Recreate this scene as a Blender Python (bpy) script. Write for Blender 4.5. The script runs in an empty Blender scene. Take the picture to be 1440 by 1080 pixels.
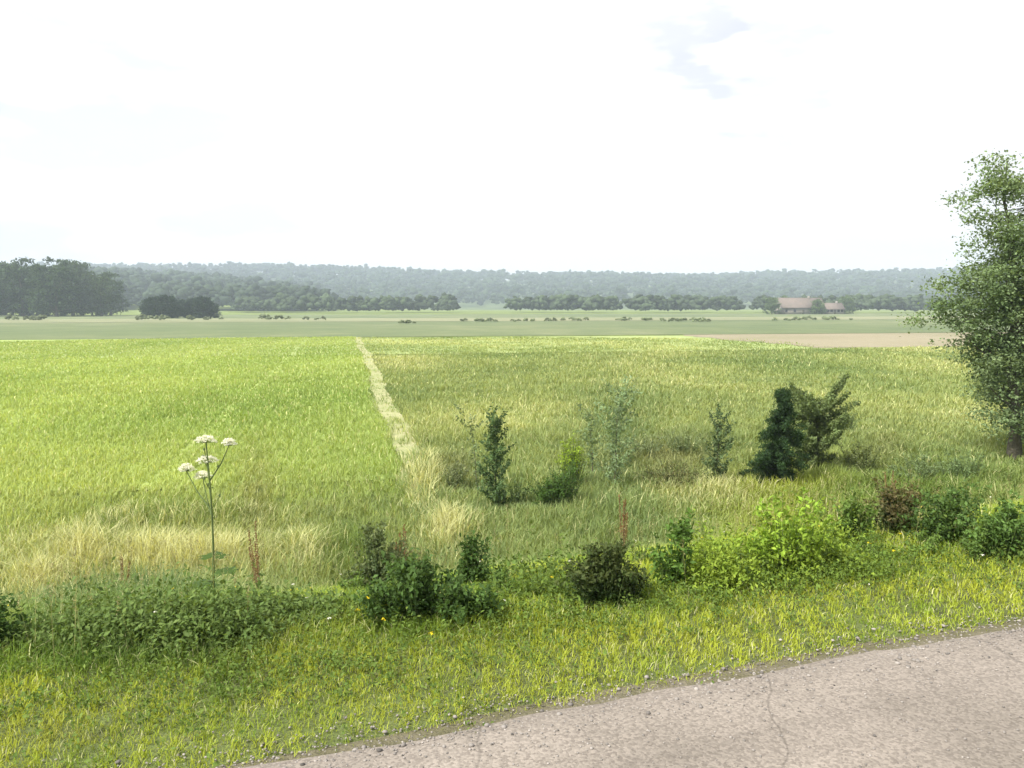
import bpy, math, random
import numpy as np
from mathutils import Vector

# ------------------------------------------------------------------ camera, world, sun, exposure
S = bpy.context.scene
COL = S.collection
F = 1130.0                      # focal length in photograph pixels (1440 wide)
HOR = 430.0                     # horizon row
EYE = 1.7
PITCH = math.atan((540 - HOR) / F)
cd = bpy.data.cameras.new("camera"); cam = bpy.data.objects.new("camera", cd); COL.objects.link(cam)
cd.sensor_width = 36; cd.lens = 36 * F / 1440
cd.clip_start = 0.05; cd.clip_end = 9000
cam.location = (0, 0, EYE); cam.rotation_euler = (math.pi / 2 - PITCH, 0, 0)
S.camera = cam

SUN_EL, SUN_AZ = math.radians(50), math.radians(-125)     # azimuth clockwise from +Y
w = bpy.data.worlds.new("World"); S.world = w; w.use_nodes = True
nt = w.node_tree; nt.nodes.clear()
def N(t, ty, **k):
    n = t.nodes.new(ty)
    for a, b in k.items(): setattr(n, a, b)
    return n
out = N(nt, 'ShaderNodeOutputWorld'); bg = N(nt, 'ShaderNodeBackground')
sky = N(nt, 'ShaderNodeTexSky', sky_type='NISHITA', sun_disc=False, sun_elevation=SUN_EL, sun_rotation=SUN_AZ)
tc = N(nt, 'ShaderNodeTexCoord'); mp = N(nt, 'ShaderNodeMapping'); mp.inputs['Scale'].default_value = (1, 1, 3.2)
mp.inputs['Location'].default_value = (3.1, 0.4, 1.3)
nz = N(nt, 'ShaderNodeTexNoise'); nz.inputs['Scale'].default_value = 1.9; nz.inputs['Detail'].default_value = 5; nz.inputs['Roughness'].default_value = .52
rp = N(nt, 'ShaderNodeValToRGB'); rp.color_ramp.elements[0].position = .36; rp.color_ramp.elements[0].color = (.88, .88, .88, 1)
rp.color_ramp.elements[1].position = .50; rp.color_ramp.elements[1].color = (.96, .96, .96, 1)
mx = N(nt, 'ShaderNodeMixRGB'); mx.inputs[2].default_value = (5.3, 5.33, 5.4, 1)
bg.inputs['Strength'].default_value = 0.10
L = nt.links.new
L(tc.outputs['Generated'], mp.inputs[0]); L(mp.outputs[0], nz.inputs[0]); L(nz.outputs[0], rp.inputs[0])
gap = None
wn = N(nt, 'ShaderNodeTexNoise'); wn.inputs['Scale'].default_value = 5.5; wn.inputs['Detail'].default_value = 4; L(mp.outputs[0], wn.inputs[0])
w0 = N(nt, 'ShaderNodeVectorMath', operation='SUBTRACT'); w0.inputs[1].default_value = (.5, .5, .5); L(wn.outputs['Color'], w0.inputs[0])
w1 = N(nt, 'ShaderNodeVectorMath', operation='MULTIPLY'); w1.inputs[1].default_value = (.20, .1, .12); L(w0.outputs[0], w1.inputs[0])
wv = N(nt, 'ShaderNodeVectorMath', operation='ADD'); L(tc.outputs['Generated'], wv.inputs[0]); L(w1.outputs[0], wv.inputs[1])
for (gx, gy, c0, c1, amt) in ((925, 20, .995, .9995, .36), (1050, 2, .995, .9995, .36), (100, 250, .985, .999, .62), (1420, 150, .985, .998, .10)):
    gd = Vector(((gx - 720) / F, math.cos(PITCH) - (gy - 540) / F * math.sin(PITCH), -math.sin(PITCH) - (gy - 540) / F * math.cos(PITCH))).normalized()
    dp = N(nt, 'ShaderNodeVectorMath', operation='DOT_PRODUCT'); dp.inputs[1].default_value = gd; L(wv.outputs[0], dp.inputs[0])
    mr = N(nt, 'ShaderNodeMapRange', interpolation_type='SMOOTHSTEP'); mr.inputs[1].default_value = c0; mr.inputs[2].default_value = c1; mr.inputs[4].default_value = amt * 2
    L(dp.outputs['Value'], mr.inputs[0])
    iv = N(nt, 'ShaderNodeMath', operation='SUBTRACT'); iv.inputs[0].default_value = 1.08; L(nz.outputs[0], iv.inputs[1])
    ml = N(nt, 'ShaderNodeMath', operation='MULTIPLY'); L(mr.outputs[0], ml.inputs[0]); L(iv.outputs[0], ml.inputs[1])
    if gap is None: gap = ml
    else:
        g2 = N(nt, 'ShaderNodeMath', operation='ADD'); L(gap.outputs[0], g2.inputs[0]); L(ml.outputs[0], g2.inputs[1]); gap = g2
sb = N(nt, 'ShaderNodeMath', operation='SUBTRACT', use_clamp=True); L(rp.outputs[0], sb.inputs[0]); L(gap.outputs[0], sb.inputs[1])
lav = N(nt, 'ShaderNodeMixRGB'); lav.inputs[0].default_value = .94; lav.inputs[2].default_value = (3.95, 4.0, 4.4, 1); L(sky.outputs[0], lav.inputs[1]); L(lav.outputs[0], mx.inputs[1]); L(sb.outputs[0], mx.inputs[0]); L(mx.outputs[0], bg.inputs[0]); L(bg.outputs[0], out.inputs[0])

sd = bpy.data.lights.new("sun", 'SUN'); sun = bpy.data.objects.new("sun", sd); COL.objects.link(sun)
sd.energy = 3.6; sd.angle = math.radians(6); sd.color = (1.0, .955, .88)
_s = Vector((math.sin(SUN_AZ) * math.cos(SUN_EL), math.cos(SUN_AZ) * math.cos(SUN_EL), math.sin(SUN_EL)))
sun.rotation_euler = (-_s).to_track_quat('-Z', 'Y').to_euler()
S.view_settings.view_transform = 'Standard'; S.view_settings.look = 'None'
S.view_settings.gamma = 1; S.view_settings.exposure = 1.15
S.cycles.max_bounces = 6; S.cycles.transparent_max_bounces = 6; S.cycles.volume_bounces = 1
S.cycles.diffuse_bounces = 3; S.cycles.use_adaptive_sampling = True; S.cycles.adaptive_threshold = .02
S.cycles.use_denoising = True

# ------------------------------------------------------------------ helpers
rng = np.random.default_rng(7)
cp, sp_ = math.cos(PITCH), math.sin(PITCH)
def ray(px, py):
    x = (px - 720) / F; y = -(py - 540) / F
    return np.array([x, cp + y * sp_, -sp_ + y * cp])
def at(px, py, z):
    r = ray(px, py); t = (z - EYE) / r[2]; return np.array([0, 0, EYE]) + r * t
def at_d(px, py, d):
    r = ray(px, py); return np.array([0, 0, EYE]) + r * (d / r[1])
def xat(px, d):                 # x of column px at depth d (approx)
    return (px - 720) / F * d * (1.0)
FIELD = -2.3
P1 = at(425, 1071, 0)[:2]; P2 = at(1340, 900, 0)[:2]
VD = (P2 - P1) / np.linalg.norm(P2 - P1)          # along the road
UD = np.array([-VD[1], VD[0]])                    # away from the road, into the field
def uv(x, y):
    return (x - P1[0]) * UD[0] + (y - P1[1]) * UD[1], (x - P1[0]) * VD[0] + (y - P1[1]) * VD[1]
_tab = np.random.default_rng(3).random((256, 256))
def vnoise(x, y):
    xi = np.floor(x).astype(int); yi = np.floor(y).astype(int); fx = x - xi; fy = y - yi
    fx = fx * fx * (3 - 2 * fx); fy = fy * fy * (3 - 2 * fy)
    a = _tab[xi % 256, yi % 256]; b = _tab[(xi + 1) % 256, yi % 256]; c = _tab[xi % 256, (yi + 1) % 256]; d = _tab[(xi + 1) % 256, (yi + 1) % 256]
    return (a * (1 - fx) + b * fx) * (1 - fy) + (c * (1 - fx) + d * fx) * fy
def fbm(x, y, o=4):
    s = 0; a = .5; t = 0
    for i in range(o): s = s + a * vnoise(x * 2 ** i + 17.3 * i, y * 2 ** i + 5.1 * i); t += a; a *= .5
    return s / t
def sstep(a, b, x):
    t = np.clip((x - a) / (b - a), 0, 1); return t * t * (3 - 2 * t)
def gz(x, y):                   # ground height
    x = np.asarray(x, float); y = np.asarray(y, float)
    u, v = uv(x, y)
    r = np.hypot(x, y)
    z = -0.02 - .05 * sstep(0, 1.2, u) - (abs(FIELD) - .07) * sstep(.9, 8.6, u)
    z += .10 * (fbm(x * .7, y * .7) - .5) * sstep(.1, 1.5, u) * (1 - sstep(14, 20, u))
    back = sstep(7, 16, -u)     # the land falls away behind the road as well
    z -= back * 2.0
    z += 2.5 * (fbm(x * .004 + 3, y * .004) - .45) * sstep(380, 700, r)
    hill = sstep(850, 1750, y) * (64 + 34 * (fbm(x * .0011 + 7.7, y * .0004 + 2.2, 3) - .5) * 1.0)
    left = sstep(420, 900, y) * sstep(-60, -420, x + .12 * (y - 700)) * 26
    z += np.maximum(hill, left) + .25 * np.minimum(hill, left)
    return z
def gzf(x, y): return float(gz(x, y))

def hit(px, py, lo=1.5, hi=120.0):
    r = ray(px, py); d = np.geomspace(lo, hi, 3000); x = r[0] / r[1] * d; z = EYE + r[2] / r[1] * d
    k = np.nonzero(z <= gz(x, d))[0]; k = k[0] if len(k) else -1
    return (float(x[k]), float(d[k]), float(gz(x[k], d[k])))
def mesh_obj(name, V, faces, mat, parent=None, cols=None, smooth=False, loc=None):
    """faces: list of int arrays (n,k) - linked as ONE mesh object"""
    V = np.ascontiguousarray(V, dtype=np.float32)
    me = bpy.data.meshes.new(name)
    me.vertices.add(len(V)); me.vertices.foreach_set('co', V.ravel())
    fl = [np.ascontiguousarray(f, dtype=np.int32) for f in faces if len(f)]
    li = np.concatenate([f.ravel() for f in fl]); tot = np.concatenate([np.full(len(f), f.shape[1], np.int32) for f in fl])
    st = np.concatenate([[0], np.cumsum(tot)[:-1]]).astype(np.int32)
    me.loops.add(len(li)); me.loops.foreach_set('vertex_index', li)
    me.polygons.add(len(tot)); me.polygons.foreach_set('loop_start', st); me.polygons.foreach_set('loop_total', tot)
    if smooth: me.polygons.foreach_set('use_smooth', np.ones(len(tot), bool))
    if cols is not None:
        ca = me.color_attributes.new('tint', 'FLOAT_COLOR', 'POINT')
        c4 = np.ones((len(V), 4), np.float32); c4[:, :3] = cols; ca.data.foreach_set('color', c4.ravel())
    me.update(calc_edges=True)
    me.materials.append(mat)
    o = bpy.data.objects.new(name, me); COL.objects.link(o)
    if parent is not None: o.parent = parent
    if loc is not None: o.location = loc
    return o
def tag(o, label=None, cat=None, group=None, kind=None):
    if label: o['label'] = label
    if cat: o['category'] = cat
    if group: o['group'] = group
    if kind: o['kind'] = kind
    return o
def empty(name, loc, rz=0):
    o = bpy.data.objects.new(name, None); COL.objects.link(o); o.location = loc; o.rotation_euler.z = rz; o.empty_display_size = .2
    return o

# ------------------------------------------------------------------ materials
def leaf_mat(name, rough=.55, trans=.35, tint=(1, 1, 1)):
    m = bpy.data.materials.new(name); m.use_nodes = True; t = m.node_tree; t.nodes.clear()
    o = N(t, 'ShaderNodeOutputMaterial'); p = N(t, 'ShaderNodeBsdfPrincipled'); tr = N(t, 'ShaderNodeBsdfTranslucent'); ms = N(t, 'ShaderNodeMixShader')
    a = N(t, 'ShaderNodeVertexColor', layer_name='tint'); g = N(t, 'ShaderNodeMixRGB', blend_type='MULTIPLY'); g.inputs[0].default_value = 1
    g.inputs[2].default_value = (*tint, 1)
    t.links.new(a.outputs[0], g.inputs[1]); t.links.new(g.outputs[0], p.inputs['Base Color'])
    y = N(t, 'ShaderNodeMixRGB', blend_type='MULTIPLY'); y.inputs[0].default_value = 1; y.inputs[2].default_value = (1.25, 1.15, .6, 1)
    t.links.new(g.outputs[0], y.inputs[1]); t.links.new(y.outputs[0], tr.inputs[0])
    p.inputs['Roughness'].default_value = rough; p.inputs['Specular IOR Level'].default_value = .08
    ms.inputs[0].default_value = trans
    t.links.new(p.outputs[0], ms.inputs[1]); t.links.new(tr.outputs[0], ms.inputs[2]); t.links.new(ms.outputs[0], o.inputs[0])
    return m
def noise_mat(name, cols, scales=(2.0, 11.0), bump=.3, rough=.9, fine=60, bdist=.02, stretch=None):
    """colour ramp driven by two noise scales in object space + fine grain bump"""
    m = bpy.data.materials.new(name); m.use_nodes = True; t = m.node_tree; t.nodes.clear()
    o = N(t, 'ShaderNodeOutputMaterial'); p = N(t, 'ShaderNodeBsdfPrincipled'); c = N(t, 'ShaderNodeTexCoord')
    src = c.outputs['Object']
    if stretch:
        mpp = N(t, 'ShaderNodeMapping'); mpp.inputs['Scale'].default_value = stretch[:3]; mpp.inputs['Rotation'].default_value = (0, 0, stretch[3])
        t.links.new(src, mpp.inputs[0]); src = mpp.outputs[0]
    a = N(t, 'ShaderNodeTexNoise'); a.inputs['Scale'].default_value = scales[0]; a.inputs['Detail'].default_value = 6
    b = N(t, 'ShaderNodeTexNoise'); b.inputs['Scale'].default_value = scales[1]; b.inputs['Detail'].default_value = 8; b.inputs['Roughness'].default_value = .65
    f = N(t, 'ShaderNodeTexNoise'); f.inputs['Scale'].default_value = fine; f.inputs['Detail'].default_value = 5
    ad = N(t, 'ShaderNodeMath', operation='MULTIPLY_ADD'); ad.inputs[1].default_value = .5
    md = N(t, 'ShaderNodeMath', operation='MULTIPLY'); md.inputs[1].default_value = .5
    for n in (a, b, f): t.links.new(src, n.inputs[0])
    t.links.new(b.outputs[0], md.inputs[0]); t.links.new(a.outputs[0], ad.inputs[0]); t.links.new(md.outputs[0], ad.inputs[2])
    r = N(t, 'ShaderNodeValToRGB'); e = r.color_ramp.elements
    while len(e) < len(cols): e.new(.5)
    for i, cc in enumerate(cols): e[i].position = .33 + .34 * i / (len(cols) - 1); e[i].color = (*cc, 1)
    t.links.new(ad.outputs[0], r.inputs[0])
    v = N(t, 'ShaderNodeMixRGB', blend_type='OVERLAY'); v.inputs[0].default_value = .35
    t.links.new(r.outputs[0], v.inputs[1]); t.links.new(f.outputs[0], v.inputs[2]); t.links.new(v.outputs[0], p.inputs['Base Color'])
    bp = N(t, 'ShaderNodeBump'); bp.inputs['Strength'].default_value = bump; bp.inputs['Distance'].default_value = bdist
    t.links.new(f.outputs[0], bp.inputs['Height']); t.links.new(bp.outputs[0], p.inputs['Normal'])
    p.inputs['Roughness'].default_value = rough; p.inputs['Specular IOR Level'].default_value = .25
    t.links.new(p.outputs[0], o.inputs[0])
    return m
M_leaf = leaf_mat('leaves'); M_blade = leaf_mat('grass_blades', trans=.4)
M_petal = leaf_mat('petals', rough=.7, trans=.3)
M_bark = noise_mat('bark', [(.05, .045, .03), (.10, .09, .065), (.16, .145, .11)], (6, 25), .8, .9, 90, .02)
M_stem = noise_mat('green_stem', [(.06, .09, .025), (.10, .14, .04), (.13, .16, .06)], (8, 30), .3, .7, 90, .003)
M_drystem = noise_mat('dry_stem', [(.16, .10, .05), (.24, .16, .08), (.33, .25, .13)], (8, 30), .3, .8, 90, .003)
M_ground = noise_mat('rough_meadow_ground', [(.07, .085, .022), (.12, .155, .035), (.16, .21, .045), (.22, .25, .08)], (.06, 1.1), .7, .95, 9, .05)
M_verge = noise_mat('verge_soil', [(.05, .055, .022), (.085, .10, .032), (.11, .14, .04), (.14, .15, .06)], (1.2, 9), .8, .95, 60, .03)
M_crop = noise_mat('young_crop_ground', [(.24, .32, .09), (.28, .36, .10), (.31, .385, .11), (.34, .40, .13)], (.03, .5), .5, .95, 8, .04, (1, .18, 1, math.radians(12)))
M_farcrop = noise_mat('pale_crop_ground', [(.25, .31, .11), (.28, .34, .12), (.33, .36, .15)], (.01, .2), .3, .95, 5, .04)
M_hedgefield = noise_mat('dull_pasture_ground', [(.08, .115, .05), (.12, .15, .065), (.20, .21, .11)], (.012, .12), .3, .95, 5, .04)
M_soil = noise_mat('bare_soil', [(.19, .185, .10), (.245, .215, .14), (.28, .25, .17)], (.05, .9), .5, .95, 8, .04)
M_soil2 = noise_mat('thin_stubble', [(.15, .17, .085), (.20, .21, .115), (.25, .24, .14)], (.008, .1), .3, .95, 5, .04)
M_path = noise_mat('dry_track', [(.20, .25, .08), (.29, .30, .14), (.37, .35, .20)], (.5, 3.0), .6, .95, 25, .03)
M_hill = noise_mat('hill_ground', [(.05, .08, .03), (.08, .11, .04), (.12, .15, .06)], (.004, .03), .3, .95, 2, .2)

# asphalt / gravel road
def road_mat():
    m = bpy.data.materials.new('worn_gravel_road'); m.use_nodes = True; t = m.node_tree; t.nodes.clear()
    o = N(t, 'ShaderNodeOutputMaterial'); p = N(t, 'ShaderNodeBsdfPrincipled'); c = N(t, 'ShaderNodeTexCoord')
    v = N(t, 'ShaderNodeTexVoronoi'); v.inputs['Scale'].default_value = 95; v.inputs['Randomness'].default_value = 1
    v2 = N(t, 'ShaderNodeTexVoronoi'); v2.inputs['Scale'].default_value = 38
    n = N(t, 'ShaderNodeTexNoise'); n.inputs['Scale'].default_value = 1.3; n.inputs['Detail'].default_value = 7
    n2 = N(t, 'ShaderNodeTexNoise'); n2.inputs['Scale'].default_value = 160; n2.inputs['Detail'].default_value = 3
    for k in (v, v2, n, n2): t.links.new(c.outputs['Object'], k.inputs[0])
    r = N(t, 'ShaderNodeValToRGB'); e = r.color_ramp.elements
    e[0].position = .30; e[0].color = (.175, .156, .136, 1); e[1].position = .70; e[1].color = (.24, .214, .19, 1)
    t.links.new(n.outputs[0], r.inputs[0])
    hs = N(t, 'ShaderNodeSeparateColor'); t.links.new(v.outputs['Color'], hs.inputs[0])
    st = N(t, 'ShaderNodeValToRGB'); q = st.color_ramp.elements
    q[0].position = 0; q[0].color = (.68, .66, .64, 1); q[1].position = 1; q[1].color = (1.3, 1.28, 1.25, 1); s2 = q.new(.5); s2.color = (1, .99, .96, 1)
    t.links.new(hs.outputs[0], st.inputs[0])
    mu = N(t, 'ShaderNodeMixRGB', blend_type='MULTIPLY'); mu.inputs[0].default_value = .8
    t.links.new(r.outputs[0], mu.inputs[1]); t.links.new(st.outputs[0], mu.inputs[2])
    # worn wheel track, tar seams and stains along the road
    mq = N(t, 'ShaderNodeMapping'); mq.vector_type = 'POINT'; mq.inputs['Rotation'].default_value = (0, 0, -math.atan2(VD[1], VD[0])); t.links.new(c.outputs['Object'], mq.inputs[0])
    sx = N(t, 'ShaderNodeMapping'); sx.inputs['Scale'].default_value = (.12, 1.6, 1); t.links.new(mq.outputs[0], sx.inputs[0])
    wt = N(t, 'ShaderNodeTexNoise'); wt.inputs['Scale'].default_value = 1.1; wt.inputs['Detail'].default_value = 4; t.links.new(sx.outputs[0], wt.inputs[0])
    wr_ = N(t, 'ShaderNodeValToRGB'); wr_.color_ramp.elements[0].position = .36; wr_.color_ramp.elements[0].color = (.88, .87, .86, 1); wr_.color_ramp.elements[1].position = .6; wr_.color_ramp.elements[1].color = (1.1, 1.09, 1.08, 1); t.links.new(wt.outputs[0], wr_.inputs[0])
    m2 = N(t, 'ShaderNodeMixRGB', blend_type='MULTIPLY'); m2.inputs[0].default_value = 1; t.links.new(mu.outputs[0], m2.inputs[1]); t.links.new(wr_.outputs[0], m2.inputs[2])
    dn = N(t, 'ShaderNodeTexNoise'); dn.inputs['Scale'].default_value = 1.7; dn.inputs['Detail'].default_value = 5; t.links.new(c.outputs['Object'], dn.inputs[0])
    dv = N(t, 'ShaderNodeMixRGB'); dv.inputs[0].default_value = .22; t.links.new(c.outputs['Object'], dv.inputs[1]); t.links.new(dn.outputs['Color'], dv.inputs[2])
    cr = N(t, 'ShaderNodeTexVoronoi', feature='DISTANCE_TO_EDGE'); cr.inputs['Scale'].default_value = .85; t.links.new(dv.outputs[0], cr.inputs[0])
    cm = N(t, 'ShaderNodeMapRange'); cm.inputs[1].default_value = .001; cm.inputs[2].default_value = .005; cm.inputs[3].default_value = .7; cm.inputs[4].default_value = 1; t.links.new(cr.outputs['Distance'], cm.inputs[0])
    m3 = N(t, 'ShaderNodeMixRGB', blend_type='MULTIPLY'); m3.inputs[0].default_value = 1; t.links.new(m2.outputs[0], m3.inputs[1]); t.links.new(cm.outputs[0], m3.inputs[2])
    t.links.new(m3.outputs[0], p.inputs['Base Color'])
    ad = N(t, 'ShaderNodeMath', operation='ADD'); t.links.new(v.outputs['Distance'], ad.inputs[0]); t.links.new(n2.outputs[0], ad.inputs[1])
    a2 = N(t, 'ShaderNodeMath', operation='ADD'); t.links.new(ad.outputs[0], a2.inputs[0]); t.links.new(v2.outputs['Distance'], a2.inputs[1])
    b = N(t, 'ShaderNodeBump'); b.inputs['Strength'].default_value = .4; b.inputs['Distance'].default_value = .003; b.invert = True
    t.links.new(a2.outputs[0], b.inputs['Height']); t.links.new(b.outputs[0], p.inputs['Normal'])
    p.inputs['Roughness'].default_value = .9; p.inputs['Specular IOR Level'].default_value = .2
    t.links.new(p.outputs[0], o.inputs[0]); return m
M_road = road_mat()

# ------------------------------------------------------------------ ground: one polar sheet to the horizon
nr, na = 420, 360
rr = np.concatenate([[0.0], np.geomspace(.6, 2150, nr - 1)])
aa = np.linspace(0, 2 * math.pi, na, endpoint=False)
R_, A_ = np.meshgrid(rr, aa, indexing='ij')
X = R_ * np.sin(A_); Y = R_ * np.cos(A_); Z = gz(X, Y)
V = np.stack([X, Y, Z], -1).reshape(-1, 3)
i, j = np.meshgrid(np.arange(nr - 1), np.arange(na), indexing='ij'); j2 = (j + 1) % na
Q = np.stack([i * na + j, i * na + j2, (i + 1) * na + j2, (i + 1) * na + j], -1).reshape(-1, 4)[:, ::-1]
cen = V[Q].mean(1); far = cen[:, 1] > 780; _u = uv(cen[:, 0], cen[:, 1])[0]; vg = (_u < 9) & (_u > -14) & ~far
tag(mesh_obj('verge', V, [Q[vg]], M_verge, smooth=True), kind='structure')
g = mesh_obj('ground', V, [Q[~far & ~vg]], M_ground, smooth=True); tag(g, kind='structure')
hb = mesh_obj('hills', V, [Q[far]], M_hill, smooth=True); tag(hb, kind='structure')

# track line and crop edge: vanishing point near x = 487
ANG = math.atan((487 - 720) / F)
TD = np.array([math.sin(ANG), math.cos(ANG)]); TN = np.array([math.cos(ANG), -math.sin(ANG)])   # along / to the right
T0 = at(560, 600, FIELD)[:2]
tb0 = T0 @ TN
def tw(a): return 1.0 * (fbm(a * .10 + 3.3, a * 0 + .7, 3) - .5)
def tcoord(x, y):           # (offset right of the track, distance along it)
    a = x * TD[0] + y * TD[1]; return x * TN[0] + y * TN[1] - tb0 - tw(a), a
def sheet(name, b0, b1, a0, a1, dz, mat, na_=60, nb=14, wob=.0):
    A = np.linspace(a0, a1, na_); T = np.linspace(0, 1, nb)
    AA, TT = np.meshgrid(A, T, indexing='ij')
    wl = wob * (fbm(AA * .35, AA * 0 + 1.5) - .5) * 2; wr = wob * (fbm(AA * .35 + 50, AA * 0 + 9.5) - .5) * 2
    B = (b0 + wl) * (1 - TT) + (b1 + wr) * TT + tw(AA)
    if name == 'track': mid = (b0 + b1) / 2 + tw(AA); B = mid + (B - mid) * (.05 + .95 * sstep(a0, a0 + 5.5, AA))
    Xs = (B + tb0) * TN[0] + AA * TD[0]; Ys = (B + tb0) * TN[1] + AA * TD[1]
    Vs = np.stack([Xs, Ys, np.full_like(Xs, FIELD + dz)], -1).reshape(-1, 3)
    i, j = np.meshgrid(np.arange(na_ - 1), np.arange(nb - 1), indexing='ij')
    q = np.stack([i * nb + j, i * nb + j + 1, (i + 1) * nb + j + 1, (i + 1) * nb + j], -1).reshape(-1, 4)
    return tag(mesh_obj(name, Vs, [q], mat), kind='structure')
CROP_A0 = 16.8
sheet('crop_field', -420, -.50, CROP_A0 + 1.6, 104, .025, M_crop, 160, 30, .1)
sheet('track', -.50, .22, 12.5, 103, .075, M_path, 400, 6, .16)
sheet('far_crop_field', -150, 260, 66, 100, .07, M_farcrop, 20, 20, 0)
sheet('bare_soil_strip', 42, 190, 67.5, 102, .10, M_soil, 40, 20, 3.0)
sheet('stubble_strip', -420, 420, 205, 262, .09, M_soil2, 30, 20, 6)
sheet('far_pasture', -420, 500, 104.5, 375, .04, M_hedgefield, 20, 20, 0)

# ------------------------------------------------------------------ road
ne, nv_ = 200, 6
vs = np.linspace(-60, 90, 1500)
edge = .10 * (fbm(vs * .9, vs * 0 + 3, 3) - .5) + .05 * (fbm(vs * 6, vs * 0 + 8, 3) - .5)
rows = []
for k, uu in enumerate([0, -.12, -.5, -1.5, -2.8, -4.2, -5.6]):
    off = edge * (1 if k == 0 else (.4 if k == 1 else 0)) + uu
    z = [.004, .022, .03, .045, .055, .045, .02][k]
    rows.append(np.stack([P1[0] + UD[0] * off + VD[0] * vs, P1[1] + UD[1] * off + VD[1] * vs, np.full_like(vs, z)], -1))
Vr = np.concatenate(rows); n = len(vs); i, j = np.meshgrid(np.arange(6), np.arange(n - 1), indexing='ij')
Qr = np.stack([i * n + j, (i + 1) * n + j, (i + 1) * n + j + 1, i * n + j + 1], -1).reshape(-1, 4)
tag(mesh_obj('road', Vr, [Qr], M_road, smooth=True), kind='structure')
# gravelly shoulder strip between the road and the grass
M_shoulder = noise_mat('gravelly_shoulder', [(.09, .085, .04), (.13, .118, .07), (.185, .16, .12)], (2.5, 14), .9, .95, 70, .02)
vs = np.linspace(-60, 90, 900); rows = []
for k, uu in enumerate([-.25, 0, .07, .17]):
    off = uu + (.22 * (fbm(vs * .8, vs * 0 + 30, 4) - .5) if k == 3 else 0)
    xx = P1[0] + UD[0] * off + VD[0] * vs; yy = P1[1] + UD[1] * off + VD[1] * vs
    rows.append(np.stack([xx, yy, gz(xx, yy) + [.004, .012, .010, -.006][k]], -1))
Vr = np.concatenate(rows); n = len(vs); i, j = np.meshgrid(np.arange(3), np.arange(n - 1), indexing='ij')
Qr = np.stack([i * n + j, (i + 1) * n + j, (i + 1) * n + j + 1, i * n + j + 1], -1).reshape(-1, 4)[:, ::-1]
tag(mesh_obj('road_shoulder', Vr, [Qr], M_shoulder, smooth=True), kind='structure')

# ------------------------------------------------------------------ loose stones
ico = np.array([[0, 0, 1], [.89, 0, .45], [.28, .85, .45], [-.72, .53, .45], [-.72, -.53, .45], [.28, -.85, .45], [.72, .53, -.45], [-.28, .85, -.45], [-.89, 0, -.45], [-.28, -.85, -.45], [.72, -.53, -.45], [0, 0, -1]])
icf = np.array([[0, 1, 2], [0, 2, 3], [0, 3, 4], [0, 4, 5], [0, 5, 1], [1, 6, 2], [2, 7, 3], [3, 8, 4], [4, 9, 5], [5, 10, 1], [6, 7, 2], [7, 8, 3], [8, 9, 4], [9, 10, 5], [10, 6, 1], [11, 7, 6], [11, 8, 7], [11, 9, 8], [11, 10, 9], [11, 6, 10]])
def blobs(P, Rr, jit=.25, squash=.6):
    n = len(P); r = np.random.default_rng(len(P) + 5)
    v = ico[None] * (1 + jit * (r.random((n, 12, 1)) - .5) * 2); v = v * np.asarray(Rr)[:, None, None] * np.array([1, 1, squash])
    a = r.random(n) * 6.28; c, s = np.cos(a)[:, None], np.sin(a)[:, None]
    v = np.stack([v[..., 0] * c - v[..., 1] * s, v[..., 0] * s + v[..., 1] * c, v[..., 2]], -1) + P[:, None]
    return v.reshape(-1, 3), (icf[None] + 12 * np.arange(n)[:, None, None]).reshape(-1, 3)
ns = 15000
vv = rng.uniform(-3, 12, ns); uu = rng.normal(.04, .13, ns); uu[:6500] = -rng.random(6500) ** 1.2 * 2.6
xx = P1[0] + UD[0] * uu + VD[0] * vv; yy = P1[1] + UD[1] * uu + VD[1] * vv
zz = np.where(uu < 0, np.interp(-uu, [0, .12, .5, 1.5, 2.8], [.004, .022, .03, .045, .055]), gz(xx, yy) + .008)
rad = rng.uniform(.002, .007, ns) * (1 + (rng.random(ns) > .93) * 1.0)
Vb, Fb = blobs(np.stack([xx, yy, zz + rad * .3], -1), rad)
cs = np.repeat(np.clip(rng.normal(.20, .06, (ns, 1)), .06, .4) * np.array([1.05, .95, .86]), 12, 0)
M_stone = bpy.data.materials.new('stone_chips'); M_stone.use_nodes = True
_a = N(M_stone.node_tree, 'ShaderNodeVertexColor', layer_name='tint'); _p = M_stone.node_tree.nodes['Principled BSDF']; _p.inputs['Roughness'].default_value = .85
M_stone.node_tree.links.new(_a.outputs[0], _p.inputs['Base Color'])
tag(mesh_obj('gravel', Vb, [Fb], M_stone, cols=cs), 'loose stone chips scattered on the road and along its edge', 'gravel', kind='stuff')

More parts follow.
